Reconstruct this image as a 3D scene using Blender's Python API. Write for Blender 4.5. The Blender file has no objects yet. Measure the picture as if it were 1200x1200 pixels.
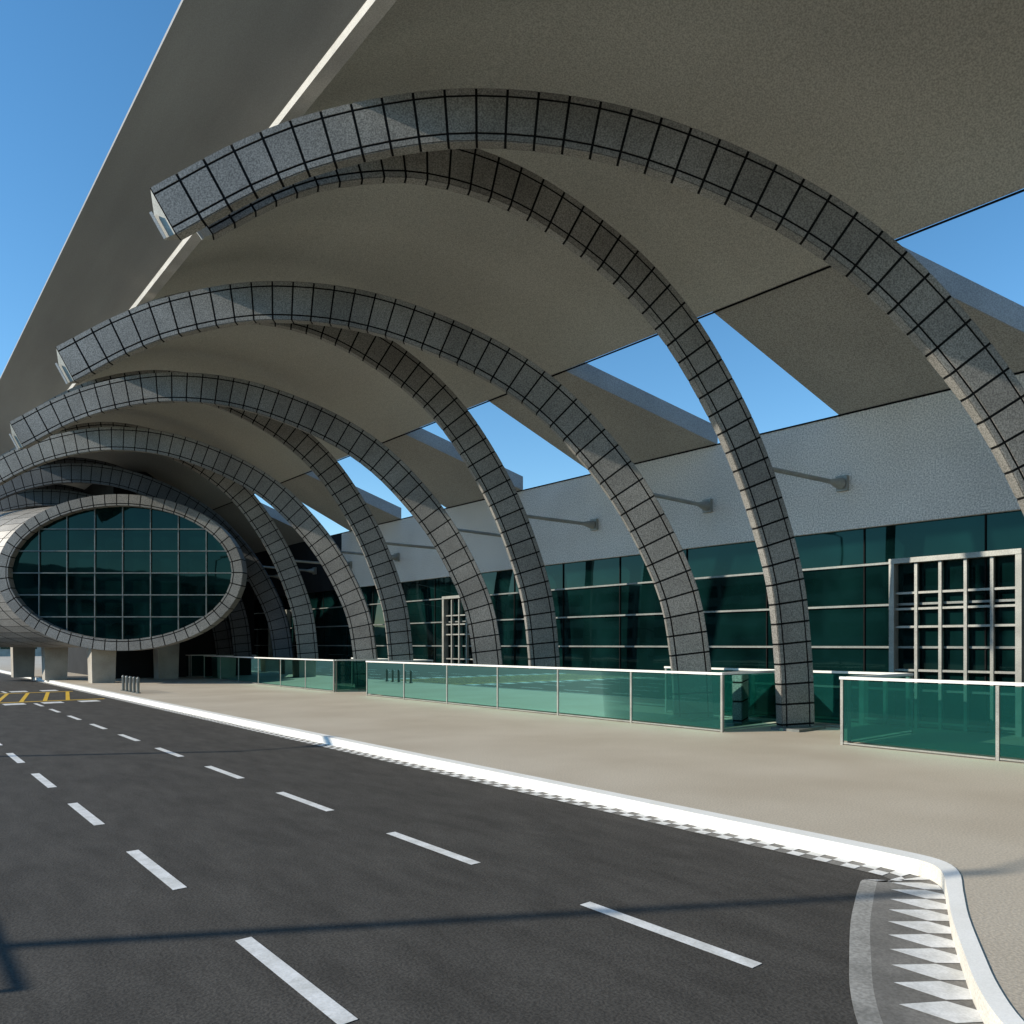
import bpy, math, random, bmesh
from mathutils import Vector, Matrix
random.seed(4)
scene=bpy.context.scene
# ------------------------------------------------------------ materials
def new_mat(name):
    m=bpy.data.materials.new(name); m.use_nodes=True
    nt=m.node_tree; b=nt.nodes['Principled BSDF']
    return m,nt,b
def noise_mat(name,c1,c2,scale=3.0,fine=60.0,rough=0.7,metal=0.0,bump=0.0,spec=0.3,speck=0.15,stretch=(1,1,1),island=0.0,lo=.35,hi=.65):
    """large soft mottling (c1..c2) times fine speckle grain"""
    m,nt,b=new_mat(name)
    tc=nt.nodes.new('ShaderNodeTexCoord'); mp=nt.nodes.new('ShaderNodeMapping'); mp.inputs['Scale'].default_value=stretch
    nt.links.new(tc.outputs['Object'],mp.inputs[0])
    n=nt.nodes.new('ShaderNodeTexNoise'); n.inputs['Scale'].default_value=scale; n.inputs['Detail'].default_value=4
    n2=nt.nodes.new('ShaderNodeTexNoise'); n2.inputs['Scale'].default_value=fine; n2.inputs['Detail'].default_value=2
    nt.links.new(mp.outputs[0],n.inputs['Vector']); nt.links.new(tc.outputs['Object'],n2.inputs['Vector'])
    r=nt.nodes.new('ShaderNodeValToRGB')
    r.color_ramp.elements[0].position=lo; r.color_ramp.elements[1].position=hi
    r.color_ramp.elements[0].color=(*c1,1); r.color_ramp.elements[1].color=(*c2,1)
    nt.links.new(n.outputs['Fac'],r.inputs[0])
    mr=nt.nodes.new('ShaderNodeMapRange'); mr.inputs[1].default_value=.35; mr.inputs[2].default_value=.65
    mr.inputs[3].default_value=1-speck; mr.inputs[4].default_value=1+speck
    nt.links.new(n2.outputs['Fac'],mr.inputs[0])
    val=mr.outputs[0]
    if island>0:
        g=nt.nodes.new('ShaderNodeNewGeometry'); m2=nt.nodes.new('ShaderNodeMapRange'); m2.inputs[3].default_value=1-island; m2.inputs[4].default_value=1+island
        nt.links.new(g.outputs['Random Per Island'],m2.inputs[0])
        mu=nt.nodes.new('ShaderNodeMath'); mu.operation='MULTIPLY'; nt.links.new(val,mu.inputs[0]); nt.links.new(m2.outputs[0],mu.inputs[1]); val=mu.outputs[0]
    vm=nt.nodes.new('ShaderNodeVectorMath'); vm.operation='SCALE'
    nt.links.new(r.outputs[0],vm.inputs[0]); nt.links.new(val,vm.inputs['Scale'])
    nt.links.new(vm.outputs[0],b.inputs['Base Color'])
    b.inputs['Roughness'].default_value=rough; b.inputs['Metallic'].default_value=metal
    b.inputs['Specular IOR Level'].default_value=spec
    if bump>0:
        bp=nt.nodes.new('ShaderNodeBump'); bp.inputs['Strength'].default_value=bump; bp.inputs['Distance'].default_value=0.01
        nt.links.new(n2.outputs['Fac'],bp.inputs['Height']); nt.links.new(bp.outputs[0],b.inputs['Normal'])
    return m
M={}
M['asphalt']=noise_mat('asphalt',(0.060,0.055,0.048),(0.086,0.079,0.069),3.2,60,0.85,bump=0.4,spec=0.15,speck=.24,stretch=(1.6,0.5,1),lo=.3,hi=.7)
M['pave']=noise_mat('pavement_concrete',(0.49,0.42,0.325),(0.56,0.49,0.39),0.5,55,0.85,bump=0.3,speck=.14)
M['ground']=noise_mat('ground_sand',(0.25,0.21,0.16),(0.34,0.29,0.22),0.3,20,0.9)
M['white']=noise_mat('white_paint',(0.66,0.65,0.61),(0.84,0.83,0.80),7,60,0.6,speck=.08)
M['worn']=noise_mat('worn_paint',(0.24,0.23,0.205),(0.44,0.42,0.38),3,40,0.7,speck=.2,lo=.25,hi=.75)
M['kerb']=noise_mat('kerb_paint',(0.84,0.82,0.76),(0.90,0.88,0.83),3,80,0.6,speck=.04)
M['kface']=noise_mat('kerb_face',(0.66,0.61,0.52),(0.74,0.69,0.60),3,80,0.7)
M['gutter']=noise_mat('gutter_concrete',(0.17,0.16,0.142),(0.25,0.235,0.21),3,60,0.8)
M['yellow']=noise_mat('yellow_paint',(0.70,0.42,0.03),(0.80,0.52,0.06),4,90,0.6)
M['soffit']=noise_mat('canopy_soffit',(0.42,0.41,0.365),(0.48,0.47,0.42),0.3,42,0.6,speck=.24,stretch=(1,0.3,1))
M['eave']=noise_mat('canopy_eave',(0.27,0.25,0.225),(0.37,0.35,0.315),0.8,60,0.42,speck=.10,stretch=(1,0.12,1))
M['soffitd']=noise_mat('canopy_side_panel',(0.33,0.32,0.29),(0.38,0.37,0.335),0.5,40,0.6,speck=.28)
M['fin']=noise_mat('fin_panel',(0.34,0.355,0.37),(0.40,0.42,0.44),1,45,0.5,speck=.2)
M['beam']=noise_mat('beam_metal',(0.52,0.50,0.46),(0.62,0.60,0.56),2,60,0.4)
M['wall']=noise_mat('wall_render',(0.68,0.635,0.58),(0.77,0.725,0.67),0.6,34,0.85,speck=.30)
M['panel']=noise_mat('arch_panel',(0.225,0.213,0.192),(0.305,0.29,0.262),0.7,44,0.5,metal=0.1,speck=.38,island=.10)
M['panel_shade']=noise_mat('arch_panel_shaded',(0.07,0.075,0.08),(0.10,0.105,0.11),0.7,34,0.5,speck=.3,island=.10)  # darkened copy of the arch panel: shade on far arches put into colour
M['joint']=noise_mat('joint_dark',(0.008,0.008,0.008),(0.012,0.012,0.012),5,50,0.8,spec=.1)
M['metal']=noise_mat('frame_metal',(0.30,0.295,0.265),(0.39,0.385,0.345),3,60,0.4,metal=0.3)
M['dmetal']=noise_mat('mullion_metal',(0.18,0.19,0.18),(0.25,0.26,0.24),3,60,0.4,metal=0.3)
M['dark']=noise_mat('shade_dark',(0.008,0.009,0.010),(0.015,0.016,0.017),1,30,0.8)  # near-black colour standing in for shade
M['stone']=noise_mat('pier_stone',(0.36,0.33,0.28),(0.46,0.43,0.37),1.5,60,0.8)
m,nt,b=new_mat('facade_glass')
tc=nt.nodes.new('ShaderNodeTexCoord'); n=nt.nodes.new('ShaderNodeTexNoise'); n.inputs['Scale'].default_value=0.8
nt.links.new(tc.outputs['Object'],n.inputs['Vector'])
r=nt.nodes.new('ShaderNodeValToRGB'); r.color_ramp.elements[0].position=.35; r.color_ramp.elements[1].position=.7
r.color_ramp.elements[0].color=(0.001,0.006,0.006,1); r.color_ramp.elements[1].color=(0.003,0.019,0.018,1)
nt.links.new(n.outputs['Fac'],r.inputs[0]); nt.links.new(r.outputs[0],b.inputs['Base Color'])
b.inputs['Roughness'].default_value=0.02; b.inputs['Specular IOR Level'].default_value=0.36
b.inputs['Specular Tint'].default_value=(0.35,0.80,0.74,1)
bp=nt.nodes.new('ShaderNodeBump'); bp.inputs['Strength'].default_value=.12; bp.inputs['Distance'].default_value=.02
n3=nt.nodes.new('ShaderNodeTexNoise'); n3.inputs['Scale'].default_value=1.1; n3.inputs['Detail'].default_value=1
nt.links.new(tc.outputs['Object'],n3.inputs['Vector']); nt.links.new(n3.outputs['Fac'],bp.inputs['Height']); nt.links.new(bp.outputs[0],b.inputs['Normal'])
M['fglass']=m
m=bpy.data.materials.new('railing_glass'); m.use_nodes=True; nt=m.node_tree; nt.nodes.clear()
out=nt.nodes.new('ShaderNodeOutputMaterial')
tr=nt.nodes.new('ShaderNodeBsdfTransparent'); tr.inputs[0].default_value=(0.34,0.64,0.59,1)
df=nt.nodes.new('ShaderNodeBsdfDiffuse'); df.inputs[0].default_value=(0.015,0.115,0.105,1)
gl=nt.nodes.new('ShaderNodeBsdfGlossy'); gl.inputs[0].default_value=(0.30,0.66,0.60,1); gl.inputs['Roughness'].default_value=0.02
mx=nt.nodes.new('ShaderNodeMixShader'); mx.inputs[0].default_value=0.28
mx2=nt.nodes.new('ShaderNodeMixShader'); fr=nt.nodes.new('ShaderNodeFresnel'); fr.inputs[0].default_value=1.45
nt.links.new(tr.outputs[0],mx.inputs[1]); nt.links.new(df.outputs[0],mx.inputs[2])
nt.links.new(fr.outputs[0],mx2.inputs[0]); nt.links.new(mx.outputs[0],mx2.inputs[1]); nt.links.new(gl.outputs[0],mx2.inputs[2])
nt.links.new(mx2.outputs[0],out.inputs[0]); M['rglass']=m

# ------------------------------------------------------------ mesh helpers
class MB:
    def __init__(s): s.v=[]; s.f=[]; s.m=[]; s.mats=[]
    def mi(s,mat):
        if mat not in s.mats: s.mats.append(mat)
        return s.mats.index(mat)
    def face(s,pts,mat):
        i=len(s.v); s.v+= [tuple(p) for p in pts]; s.f.append(tuple(range(i,i+len(pts)))); s.m.append(s.mi(mat))
    def hexa(s,p,mat):
        i=len(s.v); s.v+=[tuple(q) for q in p]; k=s.mi(mat)
        for f in ((3,2,1,0),(4,5,6,7),(0,1,5,4),(1,2,6,5),(2,3,7,6),(3,0,4,7)):
            s.f.append(tuple(i+a for a in f)); s.m.append(k)
    def box(s,x0,x1,y0,y1,z0,z1,mat):
        s.hexa([(x0,y0,z0),(x1,y0,z0),(x1,y1,z0),(x0,y1,z0),(x0,y0,z1),(x1,y0,z1),(x1,y1,z1),(x0,y1,z1)],mat)
    def bar(s,a,b,w,h,mat,up=Vector((0,0,1))):
        a=Vector(a);b=Vector(b);t=(b-a).normalized(); sd=t.cross(up).normalized(); u=sd.cross(t).normalized()
        q=[]
        for p in (a,b):
            q.append([p-sd*w/2-u*h/2,p+sd*w/2-u*h/2,p+sd*w/2+u*h/2,p-sd*w/2+u*h/2])
        s.hexa(q[0]+q[1],mat)
    def cyl(s,a,b,r0,r1,mat,n=12):
        a=Vector(a);b=Vector(b);t=(b-a).normalized()
        up=Vector((0,0,1)) if abs(t.z)<.9 else Vector((1,0,0))
        sd=t.cross(up).normalized(); u=sd.cross(t)
        i=len(s.v);k=s.mi(mat)
        for p,r in ((a,r0),(b,r1)):
            for j in range(n):
                an=2*math.pi*j/n; s.v.append(tuple(p+sd*math.cos(an)*r+u*math.sin(an)*r))
        for j in range(n):
            s.f.append((i+j,i+(j+1)%n,i+n+(j+1)%n,i+n+j)); s.m.append(k)
        s.f.append(tuple(i+j for j in reversed(range(n)))); s.m.append(k)
        s.f.append(tuple(i+n+j for j in range(n))); s.m.append(k)
    def obj(s,name,parent=None):
        me=bpy.data.meshes.new(name); me.from_pydata(s.v,[],s.f)
        for mt in s.mats: me.materials.append(mt)
        for p,k in zip(me.polygons,s.m): p.material_index=k
        me.update()
        o=bpy.data.objects.new(name,me); scene.collection.objects.link(o)
        if parent: o.parent=parent
        return o
def empty(name):
    e=bpy.data.objects.new(name,None); scene.collection.objects.link(e); return e
def catmull(pts,n=12):
    out=[]
    P=[pts[0]*2-pts[1]]+pts+[pts[-1]*2-pts[-2]]
    for i in range(1,len(P)-2):
        for k in range(n):
            t=k/n; a,b,c,d=P[i-1],P[i],P[i+1],P[i+2]
            out.append(0.5*((2*b)+(c-a)*t+(2*a-5*b+4*c-d)*t*t+(3*b-a-3*c+d)*t**3))
    out.append(pts[-1]); return out

# ------------------------------------------------------------ ground, road, pavement
ZR=-0.13
b_=MB(); b_.face([(-900,-900,-0.16),(900,-900,-0.16),(900,900,-0.16),(-900,900,-0.16)],M['ground']); b_.obj('ground')
b_=MB(); b_.face([(-14,-60,ZR),(8,-60,ZR),(8,260,ZR),(-14,260,ZR)],M['asphalt']); b_.obj('road')
bend=[Vector(p) for p in ((6.39,3.2),(6.385,2.8),(6.34,2.45),(6.12,2.23),(5.65,2.03),(5.15,1.82),(4.57,1.54),(4.2,1.35),(3.88,1.14),(3.55,0.82),(3.25,0.3),(3.05,-0.5),(2.97,-1.4),(2.95,-2.5))]
kp=[(6.45,260),(6.45,60),(6.45,30),(6.42,12),(6.40,6)]+[tuple(v) for v in catmull(bend,4)]+[(2.95,-40)]
def offset(poly,dist):
    out=[]; n=len(poly)
    for i,p in enumerate(poly):
        p=Vector(p); d=Vector((0,0))
        if i>0: d+=(p-Vector(poly[i-1])).normalized()
        if i<n-1: d+=(Vector(poly[i+1])-p).normalized()
        d.normalize(); nrm=Vector((d.y,-d.x))
        dd=dist(p) if callable(dist) else dist
        out.append(tuple(p+nrm*dd))
    return out
def sst(a,b,x):
    t=min(1,max(0,(x-a)/(b-a))); return t*t*(3-2*t)
kw=lambda p: 0.14-.05*sst(2.6,1.9,p.y) if True else 0
ko=offset(kp,kw)
bm=bmesh.new()
vs=[bm.verts.new((x,y,0)) for x,y in kp]+[bm.verts.new((60,-40,0)),bm.verts.new((60,260,0))]
f=bm.faces.new(vs); bmesh.ops.triangulate(bm,faces=[f]); bmesh.ops.recalc_face_normals(bm,faces=bm.faces[:])
me=bpy.data.meshes.new('pavement'); bm.to_mesh(me); me.materials.append(M['pave']); o=bpy.data.objects.new('pavement',me); scene.collection.objects.link(o)
b_=MB()
for i in range(len(kp)-1):
    a,b,c,d=kp[i],kp[i+1],ko[i+1],ko[i]
    b_.face([(*a,0.008),(*d,0.0),(*c,0.0),(*b,0.008)],M['kerb'])
    b_.face([(*d,0.0),(*d,ZR-.01),(*c,ZR-.01),(*c,0.0)],M['kerb'] if a[1]>2.6 else M['kface'])
    b_.face([(*a,0.008),(*b,0.008),(*b,-.02),(*a,-.02)],M['kerb'])
b_.obj('kerb')
def gw(p): return 0.36+ 0.30*sst(2.75,2.15,p.y)
go=offset(kp,gw)
def resample(pl,step):
    out=[];acc=0
    for i in range(len(pl)-1):
        L=(Vector(pl[i+1])-Vector(pl[i])).length
        while acc<=L:
            out.append((i,acc/L)); acc+=step
        acc-=L
    return out
b_=MB()
for i in range(len(kp)-1):
    z=ZR+.004
    a,b=Vector(ko[i]),Vector(ko[i+1]); c,d=Vector(go[i+1]),Vector(go[i])
    if a.y<2.6:
        m0,m1=a.lerp(d,.8),b.lerp(c,.8)
        b_.face([(*a,z),(*m0,z),(*m1,z),(*b,z)],M['gutter'])
        b_.face([(*m0,z),(*d,z),(*c,z),(*m1,z)],M['worn'])
    else: b_.face([(*a,z),(*d,z),(*c,z),(*b,z)],M['gutter'])
def at(pl,it):
    i,t=it; return Vector(pl[i]).lerp(Vector(pl[i+1]),t)
rs=[q for q in resample(kp,0.12) if -6<at(kp,q).y<45]
for j in range(0,len(rs)-2,2):
    k0=at(ko,rs[j]);k2=at(ko,rs[j+2]);k1=at(ko,rs[j+1]);g1=at(go,rs[j+1])
    g0=at(go,rs[j]);g2=at(go,rs[j+2]); z=ZR+.008
    if (k1-g1).length<.45:
        mid0,mid1,mid2=k0.lerp(g0,.5),k1.lerp(g1,.5),k2.lerp(g2,.5)
        b_.face([(*k0,z),(*mid0,z),(*mid1,z),(*k1,z)],M['white'])
        b_.face([(*mid1,z),(*g1,z),(*g2,z),(*mid2,z)],M['white'])
    else:
        m1=k1.lerp(g1,.62); e0=k0.lerp(g0,.22); e2=k2.lerp(g2,.22); q0=k0.lerp(k2,.25); q2=k2.lerp(k0,.25)
        b_.face([(*q0,z),(*e0.lerp(e2,.03),z),(*m1,z),(*e2.lerp(e0,.03),z),(*q2,z)],M['white'])
b_.obj('kerb_marking')
b_=MB()
for X,ph in ((3.80,2.42),(1.74,3.30),(-0.36,2.42),(-2.44,3.3)):
    for k in range(-2,22):
        y=ph+2.60*k
        if y>26 and y<33.5: continue
        b_.face([(X-.05,y,ZR+.004),(X+.05,y,ZR+.004),(X+.05,y+1.35,ZR+.004),(X-.05,y+1.35,ZR+.004)],M['white'])
b_.obj('lane_marking')
b_=MB(); z=ZR+.004
for y in (28.0,33.2):
    b_.face([(-8,y,z),(5.9,y,z),(5.9,y+.22,z),(-8,y+.22,z)],M['yellow'])
for k in range(22):
    x=-8+k*.64
    if x+.95<5.9: b_.face([(x,28.25,z),(x+.12,28.25,z),(x+.95,33.15,z),(x+.83,33.15,z)],M['yellow'])
for k in range(14):
    x=-8+k*1.0
    b_.face([(x,26.9,z),(x+.55,26.9,z),(x+.55,27.6,z),(x,27.6,z)],M['white'])
    b_.face([(x,34.0,z),(x+.55,34.0,z),(x+.55,34.8,z),(x,34.8,z)],M['white'])
b_.obj('crossing_marking')

# ------------------------------------------------------------ panelled sweep
def even(pts,step):
    L=[0]
    for i in range(1,len(pts)): L.append(L[-1]+(pts[i]-pts[i-1]).length)
    n=max(2,round(L[-1]/step)); out=[];j=0
    for k in range(n+1):
        s=L[-1]*k/n
        while j<len(pts)-2 and L[j+1]<s: j+=1
        seg=L[j+1]-L[j]; t=(s-L[j])/seg if seg>0 else 0
        out.append(pts[j].lerp(pts[j+1],min(1,max(0,t))))
    return out
def panel_sweep(mb,path,N,w,dep,closed=False,rows=None,gap=0.019,mat=None):
    n=len(path); fr=[]
    for i in range(n):
        if closed: t=(path[(i+1)%(n-1)]-path[(i-1)%(n-1)]).normalized()
        else: t=(path[min(i+1,n-1)]-path[max(i-1,0)]).normalized()
        fr.append((path[i],t,t.cross(N).normalized()))
    h=w/2
    if fr[n//2 if not closed else n//4][2].z<0: fr=[(p,t,-B) for p,t,B in fr]
    def pt(i,r,q):
        p,t,B=fr[i]; return p+B*r+N*q
    e=0.010
    base=len(mb.v)
    for i in range(n):
        for r,q in ((-h+e,-e),(h-e,-e),(h-e,-dep+e),(-h+e,-dep+e)):
            mb.v.append(tuple(pt(i,r,q)))
    k=mb.mi(M['joint'])
    for i in range(n-1):
        for a in range(4):
            c=(a+1)%4
            mb.f.append((base+4*i+a,base+4*i+c,base+4*(i+1)+c,base+4*(i+1)+a)); mb.m.append(k)
    rows=rows or [(-h,-h+.11),(-h+.11,h-.12),(h-.12,h)]
    strips=[('f',r0,r1) for r0,r1 in rows]+[('b',-h,h),('u',-dep,0),('o',-dep,0)]
    kp_=mb.mi(mat or M['panel'])
    for i in range(n-1):
        for kind,a0,a1 in strips:
            edge=.013
            a0g=a0+(gap*.9 if abs(abs(a0)-h)>.001 and kind=='f' else edge); a1g=a1-(gap*.9 if abs(abs(a1)-h)>.001 and kind=='f' else edge)
            def P(ii,a,dpt):
                if kind=='f': return pt(ii,a,-dpt)
                if kind=='b': return pt(ii,a,-dep+dpt)
                if kind=='u': return pt(ii,-h+dpt,a)
                return pt(ii,h-dpt,a)
            c=[P(i,a0g,0),P(i+1,a0g,0),P(i+1,a1g,0),P(i,a1g,0)]
            d=[P(i,a0g,e),P(i+1,a0g,e),P(i+1,a1g,e),P(i,a1g,e)]
            L=(c[1]-c[0]).length or 1; L2=(c[2]-c[3]).length or 1
            def ins(q):
                g1=gap/L; g2=gap/L2
                return [q[0].lerp(q[1],g1),q[1].lerp(q[0],g1),q[2].lerp(q[3],g2),q[3].lerp(q[2],g2)]
            c=ins(c); d=ins(d); bi=len(mb.v)
            mb.v+=[tuple(x) for x in c+d]
            for ff in ((0,1,2,3),(0,4,5,1),(1,5,6,2),(2,6,7,3),(3,7,4,0)):
                mb.f.append(tuple(bi+x for x in ff)); mb.m.append(kp_)
    return fr
PROF=[(-.02,-.3),(0.0,0.4),(0.06,1.3),(.28,2.65),(.77,3.87),(1.47,5.11),(2.31,6.18),(3.25,7.12),(4.29,7.85),(5.55,8.47),(7.01,8.98),(8.42,9.23),(9.92,9.25),(11.5,8.96),(12.7,8.53),(14.0,7.85)]
def arch(base,tip,zs,wallY,wd,step,far=False):
    e=empty('canopy_arch')
    bx,by=base; tx,ty=tip
    pts=[]
    for s,z in PROF:
        t=s/14.0; pts.append(Vector((bx+(tx-bx)*t,by+(ty-by)*t,z*(zs if z>0 else 1))))
    path=even(catmull(pts,10),step)
    D=Vector((tx-bx,ty-by,0)).normalized(); N=Vector((0,0,1)).cross(D)
    if N.y>0: N=-N
    dep=.20
    mb=MB(); fr=panel_sweep(mb,path,N,wd,dep,mat=M['panel_shade'] if far else None); mb.obj('rib',e)
    p,t,B=fr[-1]; mb=MB(); h=wd/2-.02
    q=[p-B*h-N*.02,p+B*h-N*.02,p+B*h-N*(dep-.02),p-B*h-N*(dep-.02)]
    p2=p+t*.16
    q2=[p2-B*(h-.05)-N*.08,p2+B*(h-.35)-N*.08,p2+B*(h-.35)-N*(dep-.06),p2-B*(h-.05)-N*(dep-.06)]
    mb.hexa(q+q2,M['metal']); mb.bar(p2-B*h-N*.02,p2+B*(h-.3)-N*.02,.04,.04,M['beam'],up=N)
    mb.obj('end_cap',e)
    k=min(range(len(fr)),key=lambda i:abs(fr[i][0].z-5.13) if i<len(fr)//2 else 99)
    a=fr[k][0]-N*.10; w=Vector((15.98,wallY,5.1)); dr=(w-a).normalized(); mb=MB()
    mb.cyl(a,w-dr*.42,.045,.05,M['metal']); mb.cyl(w-dr*.42,w-dr*.10,.05,.13,M['metal'])
    mb.box(15.90,15.995,wallY-.12,wallY+.12,4.95,5.27,M['metal'])
    mb.obj('wall_strut',e)
    mb=MB(); mb.box(bx-.5,bx+.5,by-.3,by+.3,0.0,.05,M['dmetal']); mb.obj('footing',e)
PER=7.35
for k in range(-1,7):
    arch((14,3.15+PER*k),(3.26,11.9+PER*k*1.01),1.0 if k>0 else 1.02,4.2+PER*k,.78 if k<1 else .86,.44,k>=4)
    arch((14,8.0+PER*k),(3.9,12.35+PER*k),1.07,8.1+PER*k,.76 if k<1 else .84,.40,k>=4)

# ------------------------------------------------------------ canopy
C=1.67
can=empty('entrance_canopy')
prof=[Vector((3.42,0,10.88)),Vector((5.0,0,10.05))]
vault=catmull([Vector((5.0,0,10.05)),Vector((5.7,0,10.5)),Vector((7,0,10.88)),Vector((8.5,0,10.86)),Vector((10,0,10.45)),Vector((11.5,0,9.6)),Vector((13,0,8.37))],6)
Y0,Y1=-14,62
def extr(name,pl,th,mat,y0,y1):
    mb=MB()
    up=[Vector((p.x,0,p.z+th)) for p in pl]
    for i in range(len(pl)-1):
        a,b=pl[i],pl[i+1]; c,d=up[i+1],up[i]
        mb.face([(a.x,y0,a.z),(a.x,y1,a.z),(b.x,y1,b.z),(b.x,y0,b.z)],mat)
        mb.face([(d.x,y0,d.z),(c.x,y0,c.z),(c.x,y1,c.z),(d.x,y1,d.z)],mat)
        mb.face([(a.x,y0,a.z),(b.x,y0,b.z),(c.x,y0,c.z),(d.x,y0,d.z)],mat)
        mb.face([(a.x,y1,a.z),(d.x,y1,d.z),(c.x,y1,c.z),(b.x,y1,b.z)],mat)
    a,d=pl[0],up[0]; mb.face([(a.x,y0,a.z),(d.x,y0,d.z),(d.x,y1,d.z),(a.x,y1,a.z)],mat)
    a,d=pl[-1],up[-1]; mb.face([(a.x,y0,a.z),(a.x,y1,a.z),(d.x,y1,d.z),(d.x,y0,d.z)],mat)
    return mb.obj(name,can)
extr('eave',prof,.06,M['eave'],Y0,Y1)
o=extr('vault',vault,.3,M['soffit'],Y0,Y1)
bm=bmesh.new(); bm.from_mesh(o.data); bmesh.ops.remove_doubles(bm,verts=bm.verts,dist=1e-4)
for f in bm.faces: f.smooth=abs(f.normal.y)<.5
for e in bm.edges:
    if len(e.link_faces)==2 and e.calc_face_angle()>.5: e.smooth=False
bm.to_mesh(o.data); bm.free()
mb=MB(); mb.box(4.93,5.14,Y0,Y1,9.88,10.02,M['beam']); mb.obj('edge_beam',can)
mb=MB()
for k in range(-2,8):
    yn_p,yn_w=13.6+PER*k,11.3+PER*k; yf_p,yf_w=9.3+PER*(k+1),8.2+PER*(k+1)
    if k>=4: yn_p=yn_w=yf_p0
    if k>=3: yf_p=yf_w=13.6+PER*(k+1)-2
    yf_p0=yf_p+.01
    zp,zw=8.37,6.61; th=.42
    lo=[(13.02,yn_p,zp),(16.0,yn_w,zw),(16.0,yf_w,zw),(13.02,yf_p,zp)]
    hi=[(x,y,z+th) for x,y,z in lo]
    mb.hexa(lo+hi,M['soffitd'])
    if k<4:
        dn=Vector((16.0-13.02,yn_w-yn_p,0)).normalized(); nn=Vector((dn.y,-dn.x,0))
        if nn.y>0: nn=-nn
        f0=[Vector(lo[0]),Vector(lo[1]),Vector(hi[1]),Vector(hi[0])]
        f1=[q+nn*.03 for q in f0]; dz=Vector((0,0,-.02))
        mb.hexa([f1[0]+dz,f1[1]+dz,f0[1]+dz,f0[0]+dz,f1[3],f1[2],f0[2],f0[3]],M['fin'])
mb.box(13.0,13.019,Y0,Y1,8.33,8.36,M['joint'])
mb.obj('side_panels',can)

# ------------------------------------------------------------ terminal
ter=empty('airport_terminal')
mb=MB(); mb.box(16.0,16.6,Y0,31,4.12,6.60,M['wall']); mb.box(16.0,16.6,31.01,Y1,4.12,6.60,M['dark']); mb.box(15.985,15.999,Y0,Y1,6.575,6.61,M['joint'])  # far stretch near-black: shade painted into the wall colour
mb.box(16.6,40,Y0,Y1,6.0,6.3,M['wall']); mb.box(39.5,40,Y0,Y1,-.1,6.0,M['wall']); mb.box(16,40,Y1,Y1+.4,-.1,6.3,M['wall'])
mb.obj('upper_wall',ter)
mb=MB(); mb.box(16.12,16.2,Y0,Y1,0.0,4.12,M['fglass']); mb.obj('glazing',ter)
mb=MB()
for z in (0.06,0.75,1.61,2.48,3.34): mb.box(16.06,16.119,Y0,Y1,z-.022,z+.022,M['dmetal'])
for k in range(32):
    y=-13+2.3*k; mb.box(16.09,16.118,y-.012,y+.012,0,4.12,M['joint'])
mb.obj('mullions',ter)
for kk in range(-1,4):
    y0=4.8+15.95*kk; y1=y0+2.25; mb=MB()
    for y in (y0,y1): mb.box(15.9,16.11,y-.05,y+.05,0,3.30,M['metal'])
    mb.box(15.89,16.10,y0-.05,y1+.05,3.301,3.40,M['metal'])
    for q in range(1,5):
        y=y0+2.25*q/5; mb.box(15.96,16.05,y-.028,y+.028,0,3.3,M['metal'])
    for z in (0.12,1.15,2.02,2.38,2.70): mb.box(15.98,16.04,y0+.05,y1-.05,z-.022,z+.022,M['metal'])
    mb.obj('entrance_frame',ter)

# ------------------------------------------------------------ glass railings
def railing(pp,gm=M['rglass']):
    e=empty('glass_railing'); mg=MB(); mp=MB()
    for x,y in pp: mp.box(x-.022,x+.022,y-.022,y+.022,0,1.085,M['metal'])
    for i in range(len(pp)-1):
        a=Vector((*pp[i],0));b=Vector((*pp[i+1],0)); t=(b-a).normalized()
        a2=a+t*.03;b2=b-t*.03
        mg.bar(a2+Vector((0,0,.57)),b2+Vector((0,0,.57)),.014,1.0,gm)
        mp.bar(a2+Vector((0,0,.03)),b2+Vector((0,0,.03)),.025,.025,M['metal'])
    for i in range(len(pp)-1):
        a=Vector((*pp[i],1.11));b=Vector((*pp[i+1],1.11)); t=(b-a).normalized()
        mp.bar(a-t*.03 if i==0 else a,b+t*.03 if i==len(pp)-2 else b,.08,.045,M['kerb'])
    mp.obj('posts_and_rail',e); mg.obj('glass_panels',e)
def line(x,y0,y1,n): return [(x,y0+(y1-y0)*i/n) for i in range(n+1)]
for kk in range(0,3):
    o=15.95*kk
    railing(line(12.4,8.65+o,22.25+o,6))
    railing([(12.52,8.72+o),(14.9,8.72+o),(14.9,12.0+o)])
    railing([(12.52,6.24+o),(14.9,6.24+o),(14.9,8.6+o)])
railing([(12.4,6.3),(12.4,4.0),(12.4,1.7),(12.4,-.6),(12.4,-2.9)])

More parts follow.
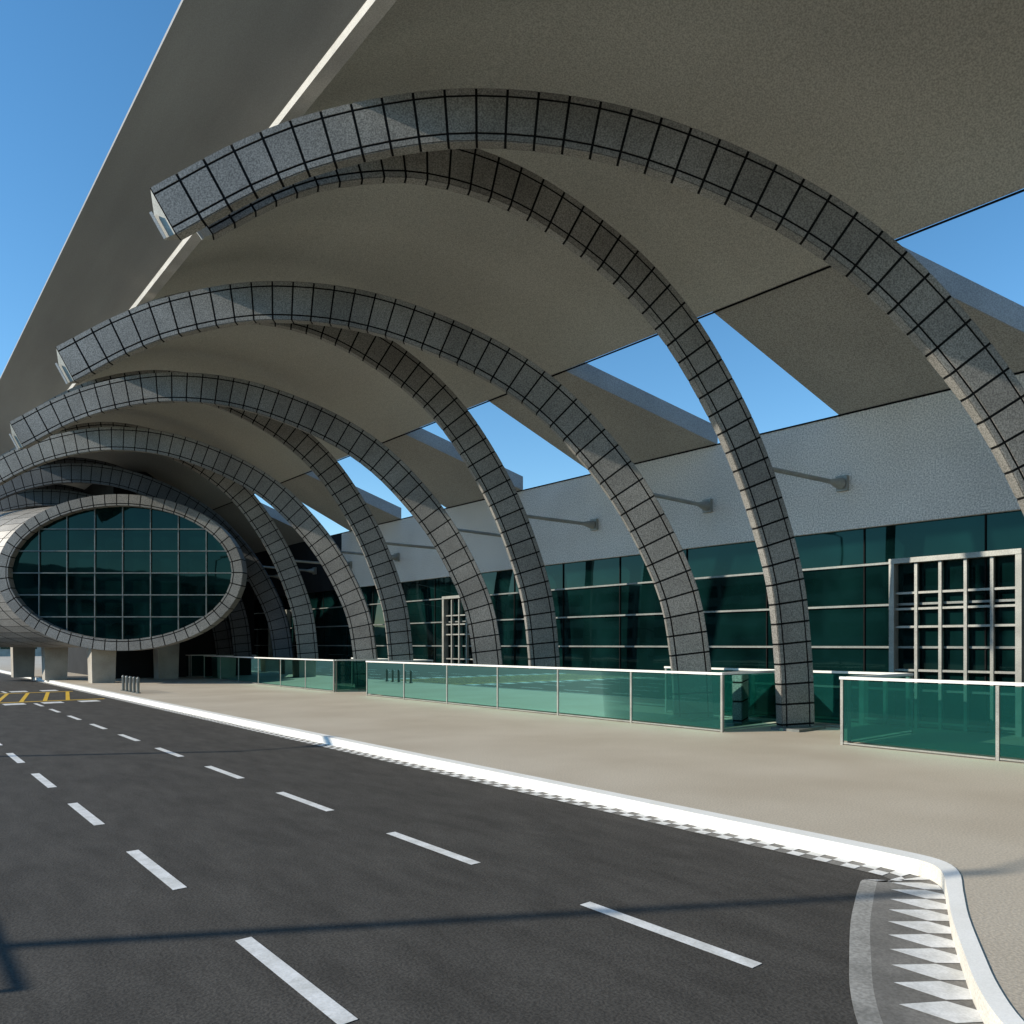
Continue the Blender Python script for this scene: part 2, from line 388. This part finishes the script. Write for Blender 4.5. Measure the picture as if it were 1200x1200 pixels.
# ------------------------------------------------------------ oval tube
s,c=0.640,0.768
tube=empty('oval_footbridge')
U=Vector((c,-s,0)); DV=Vector((s,c,0))
cen=Vector((0,0,4.66))+U*(-16.35)+DV*32.0
A,Bz=4.90,3.03
pth=[cen+U*(A*math.cos(2*math.pi*i/240))+Vector((0,0,Bz*math.sin(2*math.pi*i/240))) for i in range(241)]
mb=MB(); panel_sweep(mb,even(pth,0.5),-DV,0.48,0.55,closed=True,rows=[(-.24,-.15),(-.15,.24)],gap=.022); mb.obj('ring',tube)
mb=MB(); n=64
mb.face([cen+DV*.3+U*((A-.2)*math.cos(2*math.pi*i/n))+Vector((0,0,(Bz-.2)*math.sin(2*math.pi*i/n))) for i in range(n)],M['fglass']); mb.obj('end_glazing',tube)
mb=MB()
for q in range(-4,5):
    u=q*1.17
    if abs(u)<A-.3:
        hh=(Bz-.22)*math.sqrt(1-(u/(A-.2))**2); p=cen+U*u+DV*.26
        mb.bar(p-Vector((0,0,hh)),p+Vector((0,0,hh)),.04,.05,M['dmetal'],up=DV)
for q in range(-3,4):
    z=q*.92
    if abs(z)<Bz-.3:
        ww=(A-.22)*math.sqrt(1-(z/(Bz-.2))**2); p=cen+Vector((0,0,z))+DV*.22
        mb.bar(p-U*ww,p+U*ww,.05,.04,M['dmetal'])
mb.obj('end_mullions',tube)
mb=MB(); bd=Vector((-.5,1,0)).normalized(); nl,nr=9,48
def bp(i,jn,r=0):
    a=2*math.pi*jn/nr; return cen+DV*.5+bd*(i*1.3)+U*((A+.1-r)*math.cos(a))+Vector((0,0,(Bz+.1-r)*math.sin(a)))
for i in range(nl):
    for q in range(nr):
        P4=[bp(i,q),bp(i+1,q),bp(i+1,q+1),bp(i,q+1)]
        mb.face([bp(i,q,.02),bp(i+1,q,.02),bp(i+1,q+1,.02),bp(i,q+1,.02)],M['joint'])
        cc=sum(P4,Vector())/4
        mb.face([cc+(p-cc)*.95 for p in P4],M['panel'])
mb.face([bp(nl,q) for q in range(nr)],M['panel'])
mb.obj('body',tube)
mb=MB()
for (x,y) in ((7.7,37.2),(6.6,41.5),(5.9,46),(11,39.5)):
    mb.hexa([(x-.45,y-.4,0),(x+.45,y-.4,0),(x+.45,y+.4,0),(x-.45,y+.4,0),(x-.5,y-.45,2.2),(x+.5,y-.45,2.2),(x+.5,y+.45,2.2),(x-.5,y+.45,2.2)],M['stone'])
mb.obj('piers',tube)
mb=MB(); mb.box(9.0,15.95,41,41.3,0,10.2,M['dark']); mb.box(9.0,9.3,41.3,61,0,10.2,M['dark']); mb.obj('dark_backdrop')  # near-black walls added to fill the shaded bay behind the tube
mb=MB(); mb.box(-60,60,130,150,-.15,5,M['stone'])
for k in range(38): mb.box(-58+3*k,-56.6+3*k,129.9,129.99,1,3.5,M['fglass'])
mb.obj('distant_building')
for k in range(5):
    mb=MB(); y=28.2+.5*k; mb.cyl((6.95,y,0),(6.95,y,.5),.05,.05,M['dmetal']); mb.cyl((6.95,y,.5),(6.95,y,.55),.06,.03,M['metal']); mb.cyl((6.95,y,0),(6.95,y,.03),.09,.09,M['dmetal']); mb.obj('bollard')
for x,y,H in ((-9.5,11.45,8.6),(-9.5,21.3,7.6)):
    mb=MB(); mb.cyl((x,y,-.14),(x,y,H),.065,.05,M['dmetal']); mb.cyl((x,y,H),(x+1.0,y,H+.2),.03,.02,M['dmetal']); mb.box(x+.8,x+1.5,y-.12,y+.12,H+.15,H+.22,M['dmetal']); mb.cyl((x,y,-.14),(x,y,.3),.14,.12,M['dmetal']); mb.obj('street_lamp')
mb=MB(); z=2.0
a=Vector((-3.1,6.9,-.13)); b=Vector((-3.1,9.1,-.13)); u=Vector((0,0,z))
for p in (a,b): mb.cyl(p,p+u,.022,.022,M['dmetal'])
mb.cyl(a+u,b+u,.022,.022,M['dmetal']); mb.cyl(a+u*.5,b+u*.5,.018,.018,M['dmetal']); mb.obj('shadow_frame')  # unseen pipe frame, added for its loop-shaped shadow on the road
cp=empty('horizon_blocker'); mb=MB()  # unseen block with decks, added to keep bright horizon out of glass reflections
for k in range(4): mb.box(-92,-62,-80,140,-.15+2.9*k+1.6,-.15+2.9*k+2.8,M['stone'])
mb.box(-91,-63,-79,139,-.15,10,M['dark']); mb.obj('decks',cp)
mb=MB()
for k in range(28): mb.box(-62.6,-61.9,-78+8*k,-77.4+8*k,-.15,10.6,M['stone'])
mb.obj('columns',cp)

# ------------------------------------------------------------ light
EL=math.radians(25)
az=Vector((-.86,.51,0)).normalized()
sv=Vector((az.x*math.cos(EL),az.y*math.cos(EL),math.sin(EL)))
L=bpy.data.lights.new('sun','SUN'); L.energy=5.0; L.angle=math.radians(.5); L.color=(1,.92,.79)
lo=bpy.data.objects.new('sun',L); scene.collection.objects.link(lo); lo.rotation_euler=sv.to_track_quat('Z','Y').to_euler()
w=bpy.data.worlds.new('World'); scene.world=w; w.use_nodes=True; nt=w.node_tree
bg=nt.nodes['Background']; sk=nt.nodes.new('ShaderNodeTexSky'); sk.sky_type='NISHITA'; sk.sun_disc=False
sk.sun_elevation=EL; sk.sun_rotation=math.atan2(az.x,az.y)
sk.air_density=1.0; sk.dust_density=0.0; sk.ozone_density=2.8
hs=nt.nodes.new('ShaderNodeHueSaturation'); hs.inputs['Hue'].default_value=.494; hs.inputs['Saturation'].default_value=1.2; hs.inputs['Value'].default_value=1.3
nt.links.new(sk.outputs[0],hs.inputs['Color']); nt.links.new(hs.outputs[0],bg.inputs[0]); bg.inputs[1].default_value=0.15
# ------------------------------------------------------------ camera
cam=bpy.data.cameras.new('camera'); co=bpy.data.objects.new('camera',cam); scene.collection.objects.link(co)
cam.lens=27; cam.sensor_width=36; cam.shift_y=155/1200; cam.clip_end=3000; cam.clip_start=.05
co.location=(0,0,C); co.rotation_euler=(math.radians(90),0,-math.atan2(750,900))
scene.camera=co
scene.view_settings.view_transform='Standard'; scene.view_settings.look='None'; scene.view_settings.exposure=0
